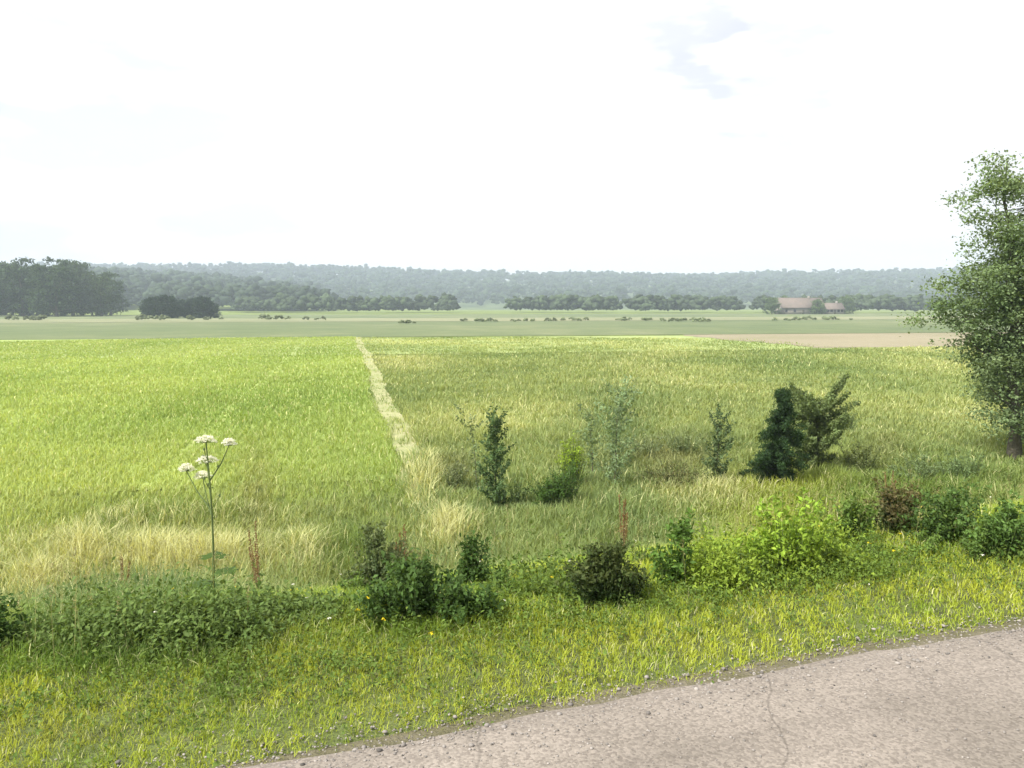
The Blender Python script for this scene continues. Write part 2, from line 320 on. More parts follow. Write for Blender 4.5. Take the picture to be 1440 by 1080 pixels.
# ------------------------------------------------------------------ grass
def blades(P, h, wd, lean, cols, rg):
    n = len(P); a = rg.random(n) * 6.283; b = a + rg.normal(0, .5, n) + 1.57
    s = np.stack([np.cos(a), np.sin(a), np.zeros(n)], -1) * wd[:, None]
    l = np.stack([np.cos(b), np.sin(b), np.zeros(n)], -1) * (lean * h)[:, None]
    up = np.array([0, 0, 1.0]) * h[:, None]
    m = P + l * .3 + up * .55; t = P + l + up * (1 - .25 * np.minimum(lean, 1.2))[:, None]
    Vv = np.stack([P - s, P + s, m - s * .75, m + s * .75, t], 1).reshape(-1, 3)
    k = 5 * np.arange(n)[:, None]
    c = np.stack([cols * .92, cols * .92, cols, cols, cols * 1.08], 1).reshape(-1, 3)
    return Vv, k + np.array([0, 1, 3, 2]), k + np.array([2, 3, 4]), c
def wedge(d0, d1, dens, amax=43, rg=rng):
    th = math.radians(2 * amax); n = int(dens * th * (d1 * d1 - d0 * d0) / 2)
    r = np.sqrt(rg.uniform(d0 * d0, d1 * d1, n)); a = rg.uniform(-th / 2, th / 2, n)
    return r * np.sin(a), r * np.cos(a), r
C_lush = np.array([.12, .215, .026]); C_mid = np.array([.20, .29, .036]); C_yel = np.array([.38, .42, .05]); C_straw = np.array([.66, .67, .34]); C_grey = np.array([.14, .22, .085])
# patches: (px, py, radius px x, radius px y, what, strength)
PATCH = [(119, 792, 26, 16, 'straw', 1.5), (51, 824, 26, 16, 'straw', 1.5), (255, 796, 80, 15, 'straw', 2.2), (425, 792, 26, 16, 'straw', .9), (629, 750, 26, 20, 'straw', 1.4),
         (595, 680, 18, 34, 'straw', 1.0), (1000, 697, 60, 14, 'straw', .8), (940, 697, 20, 14, 'straw', .7), (1105, 690, 60, 14, 'yel', 1.2), (1105, 745, 70, 60, 'yel', .9),
         (270, 731, 120, 16, 'lush', .8), (153, 750, 20, 30, 'lush', .8), (360, 700, 20, 50, 'brown', .7), (180, 890, 160, 34, 'grey', 1.3), (230, 935, 100, 14, 'lush', .7),
         (560, 1000, 60, 18, 'yel', .9), (1360, 830, 110, 14, 'yel', 1.0), (860, 900, 170, 22, 'yel', .9), (1030, 870, 90, 16, 'yel', .8), (600, 880, 130, 26, 'lush', .8), (1300, 700, 160, 40, 'lush', .9),
         (940, 650, 60, 20, 'brown', .7), (640, 665, 22, 22, 'brown', .7), (870, 620, 50, 70, 'grey', .8), (500, 780, 40, 40, 'lush', .8), (80, 1035, 70, 20, 'brown', .6), (430, 935, 60, 26, 'yel', .6),
         (1240, 640, 30, 22, 'brown', .5), (960, 628, 90, 18, 'grey', .7), (1190, 870, 60, 16, 'mid', .5), (120, 1000, 160, 26, 'yel', .5), (560, 895, 200, 12, 'yel', .3)]
def patch_w(x, y, z, what):
    Yc = y; d = Yc * cp + (EYE - z) * sp_
    px = 720 + F * x / d; py = 540 - F * ((z - EYE) * cp + Yc * sp_) / d
    s = np.zeros_like(x)
    for (a, b, ra, rb, wh, st) in PATCH:
        if wh == what: s = np.maximum(s, st * np.exp(-.5 * (((px - a) / ra) ** 2 + ((py - b) / rb) ** 2) * 1.2))
    return s
def build_grass(name, zones, region, label, h_of, amax=43, kindc='verge', cat='grass', seed=11):
    rg = np.random.default_rng(seed); VV, QQ, TT, CC = [], [], [], []; off = 0
    for zi, (d0, d1, dens) in enumerate(zones):
        x, y, r = wedge(d0, d1, dens, amax, rg)
        nxt = zones[zi + 1][2] if zi + 1 < len(zones) else dens * .5
        kp = rg.random(len(x)) < np.exp(np.log(nxt / dens) * (np.log(r / d0) / math.log(d1 / d0))); x, y, r = x[kp], y[kp], r[kp]
        # clump the blades into tufts
        tuft = rg.normal(0, 1, (len(x), 2)) * (.006 * r)[:, None]
        gx = np.round(x / (.035 * r ** .8 + .02)) * (.035 * r ** .8 + .02); k = rg.random(len(x)) < .5
        x = np.where(k, gx + tuft[:, 0], x)
        m = region(x, y); x, y, r = x[m], y[m], r[m]
        if not len(x): continue
        if kindc == 'crop':         # drilled rows
            b, a = tcoord(x, y); nb_ = np.round(b / .26) * .26 + rg.normal(0, .045, len(b)); nb_ = np.where(rg.random(len(b)) < .6, nb_, b); x = x + (nb_ - b) * TN[0]; y = y + (nb_ - b) * TN[1]
        z = gz(x, y)
        u, v = uv(x, y); wide = fbm(x * .11 + 40, y * .07 + 11, 4)
        big = fbm(x * .55 + 9, y * .55, 4); fine = fbm(x * 3.1, y * 3.1 + 4, 3)
        h = h_of(x, y, u, big, fine) * rg.uniform(.45, 1.25, len(x))
        ws = {k: patch_w(x, y, z, k) for k in ('straw', 'yel', 'lush', 'grey', 'brown')}
        h = h * (1 + .9 * ws['grey'] + .7 * ws['lush'] + .8 * ws['straw'] + .15 * ws['yel'])
        if kindc == 'crop':
            c = np.array([.30, .385, .115])[None] * (1 + .25 * (big - .5)[:, None]) * (1 + np.array([.85, .6, .9]) * (wide - .5)[:, None]) + np.array([.05, .03, .01]) * (fine - .3)[:, None]
            dry = rg.random(len(x)) < .06
        else:
            mixv = np.clip((big - .5) * 2.6 + .5 + rg.normal(0, .16, len(x)), 0, 1)[:, None]
            base = C_lush * .9 * (1 - mixv) + C_mid * mixv
            yv = np.clip((fine - .45) * 2.2 + .32 + .30 * (1 - sstep(.5, 2.2, u)) + rg.normal(0, .15, len(x)), 0, .9)[:, None]
            c = base * (1 - yv) + C_yel * yv
            dry = rg.random(len(x)) < .09 + .06 * (big > .6)
            if kindc == 'verge': c = c * np.array([1.1, 1.14, 1.2])
            if kindc == 'meadow':
                mm = .68; c = c * (1 - mm) + np.array([.30, .35, .17]) * mm; c = c * (1 + np.array([1.1, .8, .9]) * (wide - .5)[:, None]); dry = rg.random(len(x)) < .05 + .4 * sstep(.5, .8, wide)
        for k, cc, a in (('yel', C_yel * 1.05, .75), ('lush', C_lush * .8, .8), ('grey', C_grey * .85, .85), ('brown', np.array([.20, .17, .085]), .6)):
            wv = np.clip(ws[k] * a, 0, .92)[:, None]; c = c * (1 - wv) + cc * wv
        dry = dry | (rg.random(len(x)) < ws['straw'] * .8)
        c = np.where(dry[:, None], C_straw * rg.uniform(.6, 1.0, (len(x), 1)), c) * rg.uniform(.84, 1.16, (len(x), 1))
        wd = np.maximum(.0016, .00052 * r) * rg.uniform(.7, 1.5, len(x))
        P = np.stack([x, y, z - .01], -1)
        if kindc == 'crop': P[:, 2] = FIELD + .04
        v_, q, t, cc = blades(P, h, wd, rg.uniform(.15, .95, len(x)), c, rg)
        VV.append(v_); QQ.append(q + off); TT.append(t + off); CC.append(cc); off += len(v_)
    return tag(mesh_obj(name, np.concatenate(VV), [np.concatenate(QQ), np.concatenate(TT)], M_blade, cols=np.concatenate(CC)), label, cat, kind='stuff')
def in_crop(x, y):
    b, a = tcoord(x, y); return (b < -.55 + .3 * (fbm(a * .5, a * 0, 2) - .5)) & (a > CROP_A0 - 1.0 + 2.6 * (fbm(b * .5, a * .5 + 3, 4) - .5) + rng.normal(0, .7, len(b))) & (a < 104)
def on_track(x, y):
    b, a = tcoord(x, y); return (np.abs(b + .14) < .34) & (a > 12)
def r_verge(x, y):
    u, v = uv(x, y)
    keep = (u > .02 + .16 * (fbm(v * .8, v * 0 + 30, 4) - .5)) & (u < 5)
    thin = sstep(.0, .28, u + .2 * (fbm(x * 3, y * 3) - .5)); return keep & (rng.random(len(x)) < .12 + .88 * thin)
def r_meadow(x, y):
    u, v = uv(x, y); t = on_track(x, y)
    b, a = tcoord(x, y); return (u >= 5) & ~((a > 67) & (b > 34 + 12 * rng.random(len(b)))) & ~in_crop(x, y) & (~t | (rng.random(len(x)) < .08 + .45 * sstep(.45, .65, fbm(x * 1.3, y * 1.3 + 8, 3)) + .6 * sstep(20, 14.5, y)))
build_grass('verge_grass', [(1.8, 3.6, 11000), (3.6, 5.5, 9500), (5.5, 8, 5000), (8, 12, 2600), (12, 20, 1300), (20, 40, 300)], r_verge,
            'yellow-green mown grass on the verge along the road', lambda x, y, u, b, f: (.04 + .06 * sstep(.3, 2.4, u) + .07 * sstep(2.2, 5, u)) * (.55 + .9 * b), 45, 'verge')
build_grass('meadow_grass', [(6, 10, 2100), (10, 15, 1300), (15, 22, 800), (22, 34, 400), (34, 60, 150), (60, 100, 45)], r_meadow,
            'uneven olive meadow grass between the verge and the far fields', lambda x, y, u, b, f: .14 + .34 * np.clip(b - .3, 0, 1) + .05 * f, 40, 'meadow', seed=12)
build_grass('field_crop', [(14, 22, 620), (22, 34, 380), (34, 60, 150), (60, 104, 45)], in_crop,
            'smooth bright green young crop filling the field left of the track', lambda x, y, u, b, f: .15 + .06 * f - .08 * (np.abs(((tcoord(x, y)[0] + 7.0) % 14) - 1.0) < .22), 40, 'crop', 'crop', seed=13)

# ------------------------------------------------------------------ foliage builders
def tube(path, rad, sides=7):
    path = np.asarray(path, float); n = len(path); V = []
    for k in range(n):
        t = path[min(k + 1, n - 1)] - path[max(k - 1, 0)]; t = t / (np.linalg.norm(t) + 1e-9)
        a = np.cross(t, [1, 0, .13] if abs(t[0]) < .8 else [0, 1, .1]); a /= np.linalg.norm(a); b = np.cross(t, a)
        for s in range(sides):
            th = 2 * math.pi * s / sides; V.append(path[k] + rad[k] * (a * math.cos(th) + b * math.sin(th)))
    q = []
    for k in range(n - 1):
        for s in range(sides):
            q.append([k * sides + s, k * sides + (s + 1) % sides, (k + 1) * sides + (s + 1) % sides, (k + 1) * sides + s])
    return np.array(V), np.array(q)
LEAFG = 1.4
class TB:
    def __init__(s): s.V = []; s.Q = []; s.n = 0
    def add(s, V, Q): s.V.append(V); s.Q.append(Q + s.n); s.n += len(V)
    def tube(s, p, r, sides=6): s.add(*tube(p, r, sides))
    def build(s, name, mat, parent=None, smooth=True): return mesh_obj(name, np.concatenate(s.V), [np.concatenate(s.Q)], mat, parent, smooth=smooth)
def leaves(P, size, rg, flat=.5, aspect=.55):
    """rhombic folded leaves at P"""
    n = len(P); d = rg.normal(0, 1, (n, 3)); d[:, 2] -= .2; d /= np.linalg.norm(d, axis=1)[:, None]
    nrm = rg.normal(0, 1, (n, 3)) * (1 - flat); nrm[:, 2] += flat * 1.6; s = np.cross(d, nrm); s /= np.linalg.norm(s, axis=1)[:, None] + 1e-9
    nn = np.cross(s, d)
    sz = (size * rg.uniform(.6, 1.35, n))[:, None]
    a = P - d * sz * .5; b = P + d * sz * .5; c = P + s * sz * aspect * .5 + nn * sz * .10; e = P - s * sz * aspect * .5 + nn * sz * .10
    Vv = np.stack([a, c, b, e], 1).reshape(-1, 3); k = 4 * np.arange(n)[:, None]
    return Vv, np.concatenate([k + np.array([0, 1, 2]), k + np.array([0, 2, 3])])
def crown_points(ells, nclump, per, spread, rg, hollow=.45):
    """clump centres in the ellipsoids' volume, leaves gathered round them"""
    vol = np.array([e[1][0] * e[1][1] * e[1][2] for e in ells]); pr = vol / vol.sum()
    idx = rg.choice(len(ells), nclump, p=pr); d = rg.normal(0, 1, (nclump, 3)); d /= np.linalg.norm(d, axis=1)[:, None]
    r = (hollow + (1 - hollow) * rg.random(nclump) ** .6) * rg.uniform(.82, 1.16, nclump)
    C = np.array([ells[k][0] for k in idx]) + d * r[:, None] * np.array([ells[k][1] for k in idx])
    npc = (per * rg.uniform(.4, 1.5, nclump)).astype(int); ci = np.repeat(np.arange(nclump), npc)
    o = rg.normal(0, 1, (len(ci), 3)) * spread * np.array([1, 1, .6])
    return C, C[ci] + o, ci
def plant(name, loc, ells, ncl, per, spread, lsize, col, label, cat, group=None, seed=1, trunk=None, stem_n=5, stem_r=.02, parts=('trunk', 'crown'), colvar=.25, col2=None, flat=.5, aspect=.55, bark=None, top=None, hollow=.45, limb=14):
    rg = np.random.default_rng(seed); root = empty(name, loc)
    C, P, ci = crown_points(ells, ncl, per, spread, rg, hollow)
    P = P[P[:, 2] > .03] if True else P
    ok = C[:, 2] > .05
    tb = TB()
    if trunk:               # single tapered trunk with limbs to clumps
        H, r0, lx, ly = trunk; k = np.linspace(0, 1, 9); wob = rg.normal(0, .02 * H, (9, 2)) * k[:, None]
        path = np.stack([lx * k ** 1.4 + wob[:, 0], ly * k ** 1.4 + wob[:, 1], -.15 + (H + .15) * k], -1)
        tb.tube(path, r0 * (1 - k * .88) * (1 + .5 * (k < .05)), 10)
        for q in rg.choice(len(C), min(limb, len(C)), replace=False):
            t = C[q]; h0 = np.clip(t[2] - np.hypot(t[0], t[1]) * .9, .12 * H, .92 * H)
            p0 = np.array([np.interp(h0, path[:, 2], path[:, 0]), np.interp(h0, path[:, 2], path[:, 1]), h0]); rr0 = r0 * (1 - h0 / H * .85) * .42
            mid = (p0 + t) / 2 + np.array([0, 0, -.06 * np.linalg.norm(t - p0)]) + rg.normal(0, .03, 3) * np.linalg.norm(t - p0)
            tb.tube([p0, p0 * .6 + mid * .4, mid, (mid + t) / 2 + rg.normal(0, .02, 3), t], [rr0, rr0 * .8, rr0 * .6, rr0 * .4, rr0 * .12], 5)
    else:
        for q in rg.choice(len(C), min(stem_n, len(C)), replace=False):
            t = C[q]; b = np.array([t[0] * .12, t[1] * .12, -.08]); m = b * .45 + t * .55 + np.array([0, 0, .12 * t[2]]) * 0 + rg.normal(0, .04, 3)
            tb.tube([b, (b + m) / 2 + rg.normal(0, .02, 3), m, t], [stem_r, stem_r * .8, stem_r * .55, stem_r * .15], 5)
    tb.build(parts[0], bark or M_bark, root)
    n = len(P); cvar = rg.normal(0, 1, (ncl, 1)); 
    P2 = P
    ci2 = rg.integers(0, ncl, 1)
    # colour: per clump and per leaf
    cl = np.argmin(np.abs(P[:, None, 2] - C[None, :8, 2]), 1) if False else None
    hue = rg.normal(0, colvar, (n, 1)); col = np.array(col) * LEAFG; col2 = None if col2 is None else np.array(col2) * LEAFG; cc = col[None] * np.clip(1 + hue, .45, 1.8)
    if col2 is not None:
        f = np.clip(fbm(P[:, 0] * 2.2 + P[:, 2] * 1.3 + seed, P[:, 1] * 2.2 + P[:, 2] * 1.7, 3) * 2.6 - .8, 0, 1)[:, None]
        cc = cc * (1 - f) + np.array(col2)[None] * np.clip(1 + hue, .5, 1.7) * f
    Lv, Lf = leaves(P, lsize, rg, flat, aspect)
    mesh_obj(parts[1], Lv, [Lf], M_leaf, root, cols=np.repeat(cc, 4, 0))
    tag(root, label, cat, group)
    return root
def copy_tree(o, parent=None):
    c = o.copy(); COL.objects.link(c); c.parent = parent
    for ch in list(o.children): copy_tree(ch, c)
    return c
def place(px, d):
    x = xat(px, d) ; return (x, d, gzf(x, d))

# ------------------------------------------------------------------ tall tree at the right edge
SH = ('stem', 'foliage')
pl = lambda px, py: (lambda p: (p[0], p[1], gzf(p[0], p[1])))(at(px, py, FIELD))
p = pl(1426, 646)
_t = plant('roadside_tree', p, [((-.75, 0, 7.8), (.55, .6, .8)), ((-.45, 0, 6.8), (.95, 1.0, 1.1)), ((-.3, 0, 5.6), (1.15, 1.3, 1.1)), ((-.5, 0, 4.4), (1.45, 1.4, 1.1)), ((.9, .2, 5.2), (1.5, 1.5, 2.0)), ((-.2, 0, 3.2), (1.3, 1.4, 1.1)), ((.1, 0, 1.7), (1.05, 1.1, 1.3)), ((-1.9, .1, 4.2), (1.0, .8, .7)), ((-1.9, 0, 4.9), (.5, .6, .4)), ((-1.4, 0, 7.1), (.4, .35, .4)), ((.5, 0, .8), (.8, .9, .8)), ((.2, .2, 2.6), (1.3, 1.2, 1.0))],
      560, 120, .19, .085, (.115, .165, .075), 'tall dark green broadleaf tree cut off by the right edge of the view', 'tree', seed=21, trunk=(8.2, .13, -.6, 0), col2=(.155, .205, .10), limb=80, hollow=.1)
_t.scale = (1.12, 1.06, .93)

# ------------------------------------------------------------------ young trees and shrubs on the meadow
# shrubs at the foot of the slope
def slope(px, py_base, d=None):
    return hit(px, py_base)
def shoots(root, E, n_st, n_lf, lsize, col, col2, rg, flat, aspect, r0, droop=.25, over=1.18):
    """many arching stems rising from the ground, leaves along the upper part of each"""
    vol = np.array([e[1][0] * e[1][2] for e in E]); ii = rg.choice(len(E), n_st, p=vol / vol.sum()); tb = TB(); PP, CC = [], []
    for k in ii:
        c, r = np.array(E[k][0]), np.array(E[k][1]); d = rg.normal(0, 1, 3); d /= np.linalg.norm(d); d[2] = abs(d[2]) * .9 - .12
        t = c + d * r * (rg.uniform(.5, over) if rg.random() < .80 else rg.uniform(1.1, 1.75) * np.array([1, 1, 1.15])); t[2] = max(t[2], .04)
        b = np.array([c[0] * .8 + (t[0] - c[0]) * .35 + rg.normal(0, .12) * r[0], c[1] * .8 + (t[1] - c[1]) * .35, -.04])
        m = np.array([b[0] * .55 + t[0] * .45, b[1] * .55 + t[1] * .45, t[2] * (.62 + droop * .5)]); m += rg.normal(0, .05, 3) * r
        q = np.linspace(0, 1, 7)[:, None]; path = (1 - q) ** 2 * b + 2 * q * (1 - q) * m + q * q * t
        tb.tube(path[[0, 2, 4, 6]], np.array([1, .8, .5, .15]) * r0, 4)
        nl = int(n_lf * rg.uniform(.6, 1.3)); kk = 1 - rg.random(nl) ** 1.35 * .93; pp = (1 - kk[:, None]) ** 2 * b + 2 * kk[:, None] * (1 - kk[:, None]) * m + kk[:, None] ** 2 * t
        PP.append(pp + rg.normal(0, 1, (nl, 3)) * lsize * np.array([.75, .75, .45]) * (1.25 - .6 * kk[:, None]))
        tone = rg.uniform(.72, 1.3); f = np.clip(kk[:, None] * 1.3 - .45 + rg.normal(0, .2, (nl, 1)), 0, 1)
        CC.append((np.array(col) * (1 - f) + np.array(col2) * f) * tone * rg.uniform(.8, 1.25, (nl, 1)) * LEAFG)
    P = np.concatenate(PP); C = np.concatenate(CC); ok = P[:, 2] > -.02; P, C = P[ok], C[ok]
    tb.build('stem', M_stem, root)
    Lv, Lf = leaves(P, lsize, rg, flat, aspect); mesh_obj('foliage', Lv, [Lf], M_leaf, root, cols=np.repeat(C, 4, 0))
def bush(name, px, base, ells, dens, lsize, col, label, group=None, seed=1, col2=None, stems=14, flat=.5, aspect=.5, cat='shrub', over=1.2):
    """ells: (dx, z, rx, rz) in photograph pixels, turned into metres at the distance where the bush stands"""
    p = hit(px, base); k = p[1] / F; rg = np.random.default_rng(seed); root = empty(name, p)
    E = [((dx * k, (q % 2) * .25 * rx * k, z * k), (rx * k, .85 * rx * k, rz * k)) for q, (dx, z, rx, rz) in enumerate(ells)]
    area = sum(rx * rz for _, _, rx, rz in ells) * k * k * 3.14; nl = dens * area * 3.6 / (lsize * lsize * aspect * .5)
    per = 34; shoots(root, E, max(10, int(nl / per)), per, lsize, col, col2 or col, rg, flat, aspect, max(.0022, .0006 * p[1]), over=over)
    return tag(root, label, cat, group)
def branchy(name, px, base, H, prof, up, nb, nl, lsize, col, col2, label, group=None, seed=1, cat='sapling', lean=0, aspect=.5, flat=.4, ln=1.0, r0=.012):
    """central leader with side branches: prof(t) is the half width in pixels at height share t"""
    p = hit(px, base); k = p[1] / F; rg = np.random.default_rng(seed); root = empty(name, p); H = H * k; tb = TB(); q = np.linspace(0, 1, 8)
    wob = np.cumsum(rg.normal(0, .012, (8, 2)), 0) * H; ax = np.column_stack([wob[:, 0] + lean * k * q ** 1.5, wob[:, 1], -.06 + (H + .06) * q])
    tb.tube(ax, r0 * (1.05 - q * .92), 7); PP, CC = [], []
    for b in range(nb):
        t = .04 + .94 * (b + rg.random()) / nb; a = b * 2.4 + rg.normal(0, .5); p0 = np.array([np.interp(t, q, ax[:, c]) for c in range(3)])
        lsz = lsize * 1.35; L_ = prof(t) * k * rg.uniform(.25, 1.45); d = np.array([math.cos(a), math.sin(a), up]); tip = p0 + d * L_; mid = p0 + d * L_ * .5 + np.array([0, 0, -.10 * L_ * (1 if up > 0 else -1)])
        tb.tube([p0, mid, tip], [r0 * .4 * (1.1 - t), r0 * .25 * (1.1 - t), .0012], 4)
        n = max(4, int(1.9 * nl * (L_ / (k * 20)) * rg.uniform(.6, 1.3))); kk = rg.uniform(.08, 1.04, n)[:, None]
        PP.append((1 - kk) ** 2 * p0 + 2 * kk * (1 - kk) * mid + kk ** 2 * tip + rg.normal(0, 1, (n, 3)) * lsize * .7 * ln)
        tone = rg.uniform(.7, 1.35); f = rg.random((n, 1)); CC.append((np.array(col) * (1 - f) + np.array(col2) * f) * tone * LEAFG)
    P = np.concatenate(PP); C = np.concatenate(CC)
    tb.build('trunk', M_bark, root, True); Lv, Lf = leaves(P, lsize * 1.35, rg, flat, aspect); mesh_obj('crown', Lv, [Lf], M_leaf, root, cols=np.repeat(C, 4, 0))
    return tag(root, label, cat, group)
GS = 'slender saplings on the meadow'
branchy('young_spruce', 1089, 684, 142, lambda t: 42 * (1 - t) ** .7 + 3, -.12, 120, 130, .055, (.022, .048, .018), (.04, .07, .028), 'small very dark green conifer standing on the meadow', None, 31, 'tree', aspect=.2, r0=.03)
branchy('spreading_shrub', 1140, 664, 100, lambda t: 18 + 42 * t ** 1.2, .55, 60, 60, .06, (.085, .12, .045), (.12, .155, .06), 'thin grey-green spreading shrub behind the dark conifer', None, 32, 'shrub', lean=14, r0=.025)
branchy('sapling', 699, 716, 134, lambda t: 20 * (1 - .55 * abs(t - .3)), .9, 54, 40, .05, (.055, .095, .035), (.08, .125, .05), 'slender upright dark green sapling nearest the track', GS, 33, lean=-6)
branchy('sapling', 672, 700, 118, lambda t: 5 + 16 * t ** 2, .8, 26, 20, .05, (.10, .13, .06), (.12, .16, .08), 'thin pale sapling leaning on the left side of the dark one nearest the track', GS, 39, lean=-8, r0=.009)
branchy('sapling', 1003, 684, 104, lambda t: 19 * (1 - .6 * abs(t - .4)), .9, 46, 34, .05, (.06, .095, .04), (.085, .12, .055), 'slender upright sapling just left of the small dark conifer', GS, 34, lean=3)
branchy('sapling', 864, 690, 146, lambda t: 25 * (1 - .5 * abs(t - .45)), 1.0, 50, 20, .055, (.12, .175, .085), (.15, .20, .105), 'pale grey-green wispy sapling in the middle of the meadow', GS, 35, lean=4)
branchy('sapling', 834, 672, 92, lambda t: 19 * (1 - .5 * abs(t - .5)), .9, 32, 18, .055, (.13, .18, .085), (.15, .20, .10), 'shorter wispy sapling at the left of the pale grey-green one', GS, 52, lean=-3)
bush('round_bush', 782, 716, [(-4, 26, 30, 28), (12, 46, 20, 20)], 1.2, .045, (.040, .08, .02), 'compact dark green bush under a bright yellow-green shoot', None, 36, (.06, .11, .025))
bush('bright_shrub', 800, 690, [(2, 50, 19, 30)], .9, .045, (.14, .20, .025), 'small vivid yellow-green shrub rising behind a dark bush', None, 37, (.20, .28, .03))
bush('low_shrub', 950, 686, [(0, 20, 42, 22)], .6, .045, (.15, .13, .06), 'low brownish shrub left of a slender sapling', None, 38, (.12, .15, .06))
bush('slope_bush', 600, 876, [(-60, 30, 44, 32), (-15, 46, 44, 42), (40, 40, 46, 36), (-15, 76, 44, 26), (72, 30, 30, 28)], 1.5, .036, (.038, .072, .018), 'broad dark green bush on the slope left of centre', None, 41, (.055, .095, .025), 24)
bush('upright_shrub', 527, 838, [(0, 35, 26, 35), (0, 85, 18, 34), (30, 50, 22, 30), (-22, 24, 26, 26)], 1.2, .030, (.065, .10, .042), 'narrow grey-green shrub rising at the left end of the broad bush', None, 42, (.10, .12, .05))
bush('upright_shrub', 662, 832, [(0, 30, 22, 30), (2, 66, 18, 26), (24, 20, 22, 22)], 1.7, .034, (.030, .062, .014), 'narrow dark green shrub at the right end of the broad bush', None, 43, (.045, .08, .02))
bush('dense_bush', 852, 852, [(-28, 45, 36, 34), (28, 30, 36, 30), (6, 55, 34, 30), (0, 78, 30, 20)], 1.8, .032, (.030, .054, .016), 'dense almost black-green bush on the slope in the centre', None, 44, (.055, .068, .022), 22)
bush('leafy_shrub', 946, 826, [(-8, 35, 26, 34), (16, 80, 20, 32)], 1.3, .040, (.055, .105, .020), 'medium green leafy shrub touching the right side of the dense dark bush', None, 45, (.08, .14, .03))
bush('light_shrub', 1106, 812, [(-34, 40, 34, 42), (22, 48, 36, 46), (-4, 98, 42, 38)], .75, .040, (.19, .27, .035), 'light yellow-green low shrub in front of the small dark conifer', None, 46, (.14, .22, .03))
GT = 'shrubs of the thicket on the right'
bush('thicket_shrub', 1186, 772, [(0, 35, 28, 36), (22, 55, 24, 30)], 1.0, .036, (.065, .115, .025), 'mid green shrub at the left end of the thicket on the right', GT, 47, (.10, .15, .035))
bush('thicket_shrub', 1262, 758, [(-8, 30, 30, 32), (8, 60, 34, 22)], 1.8, .032, (.030, .052, .016), 'darkest brown-topped shrub in the thicket on the right', GT, 48, (.11, .09, .04))
bush('thicket_shrub', 1330, 766, [(-10, 35, 40, 36), (18, 58, 32, 30)], 1.4, .036, (.048, .088, .022), 'dark green rounded shrub in the thicket below the tall tree', GT, 49, (.065, .11, .03))
bush('thicket_shrub', 1412, 786, [(-12, 42, 36, 42), (28, 58, 34, 44)], 1.1, .038, (.06, .11, .025), 'mid green shrub cut off by the right edge below the tall tree', GT, 50, (.09, .15, .04))
bush('corner_bush', -8, 920, [(0, 45, 42, 46)], 1.6, .034, (.030, .062, .014), 'dark green bush cut off by the left edge of the view', None, 51, (.045, .08, .02))
GF = 'loose grey-green bushes dotted over the meadow'
for q, (px_, by_, w_, h_, de, c_, c2_, lab_) in enumerate([
        (640, 690, 24, 46, .35, (.13, .16, .075), (.15, .17, .09), 'low dull bush between the track and the slender sapling'),
        (905, 650, 34, 40, .35, (.12, .16, .07), (.15, .18, .09), 'low grey-green bush right of the wispy saplings'),
        (955, 645, 30, 36, .35, (.11, .15, .065), (.14, .17, .08), 'low grey-green bush behind the brownish shrub'),
        (1210, 668, 26, 50, .4, (.12, .14, .055), (.14, .17, .07), 'olive bush on the meadow right of the spreading shrub'),
        (1290, 682, 40, 44, .4, (.10, .145, .06), (.13, .17, .08), 'grey-green bush on the meadow behind the thicket'),
        (1345, 680, 36, 46, .4, (.10, .15, .06), (.13, .18, .08), 'grey-green bush on the meadow left of the tall tree'),
        (1185, 610, 22, 34, .4, (.085, .12, .05), (.11, .14, .06), 'small dark bush behind the spreading shrub'),
        (722, 712, 18, 40, .35, (.10, .15, .06), (.12, .17, .07), 'low bush between the dark sapling and the compact bush')]):
    bush('meadow_bush', px_, by_, [(-.3 * w_, h_ * .4, w_ * .8, h_ * .45), (.35 * w_, h_ * .55, w_ * .7, h_ * .5)], de, .055, c_, lab_, GF, 300 + q, c2_, over=1.5, aspect=.42)
GW2 = 'leafy weeds scattered on the slope'
for q, (px_, by_, w_, h_, c_, c2_, lab_) in enumerate([
        (500, 842, 20, 40, (.07, .12, .03), (.11, .17, .04), 'leafy weed at the left foot of the broad dark bush'),
        (704, 838, 16, 44, (.07, .12, .03), (.10, .16, .04), 'leafy weed between the broad dark bush and the grassy gap'),
        (560, 800, 26, 34, (.12, .11, .055), (.15, .14, .07), 'brownish weed behind the broad dark bush'),
        (900, 800, 22, 40, (.08, .12, .035), (.13, .18, .045), 'leafy weed behind the dense dark bush'),
        (1010, 800, 22, 34, (.12, .19, .03), (.17, .25, .04), 'fresh green weed between the leafy shrub and the yellow-green shrub'),
        (1160, 800, 18, 40, (.11, .18, .03), (.16, .24, .035), 'fresh green weed at the right foot of the yellow-green shrub'),
        (1216, 790, 24, 36, (.09, .14, .03), (.12, .19, .04), 'leafy weed in front of the left end of the thicket'),
        (1296, 782, 26, 34, (.08, .13, .03), (.11, .17, .04), 'leafy weed in front of the darkest thicket shrub'),
        (1376, 788, 24, 40, (.07, .12, .03), (.10, .16, .04), 'leafy weed between the two right-hand thicket shrubs'),
        (1060, 790, 24, 44, (.16, .24, .03), (.21, .29, .04), 'bright yellow-green weed at the left foot of the yellow-green shrub')]):
    bush('leafy_weed', px_, by_, [(0, h_ * .55, w_, h_ * .6)], .55, .030, c_, lab_, GW2, 200 + q, c2_, over=1.4, cat='weed', aspect=.38)
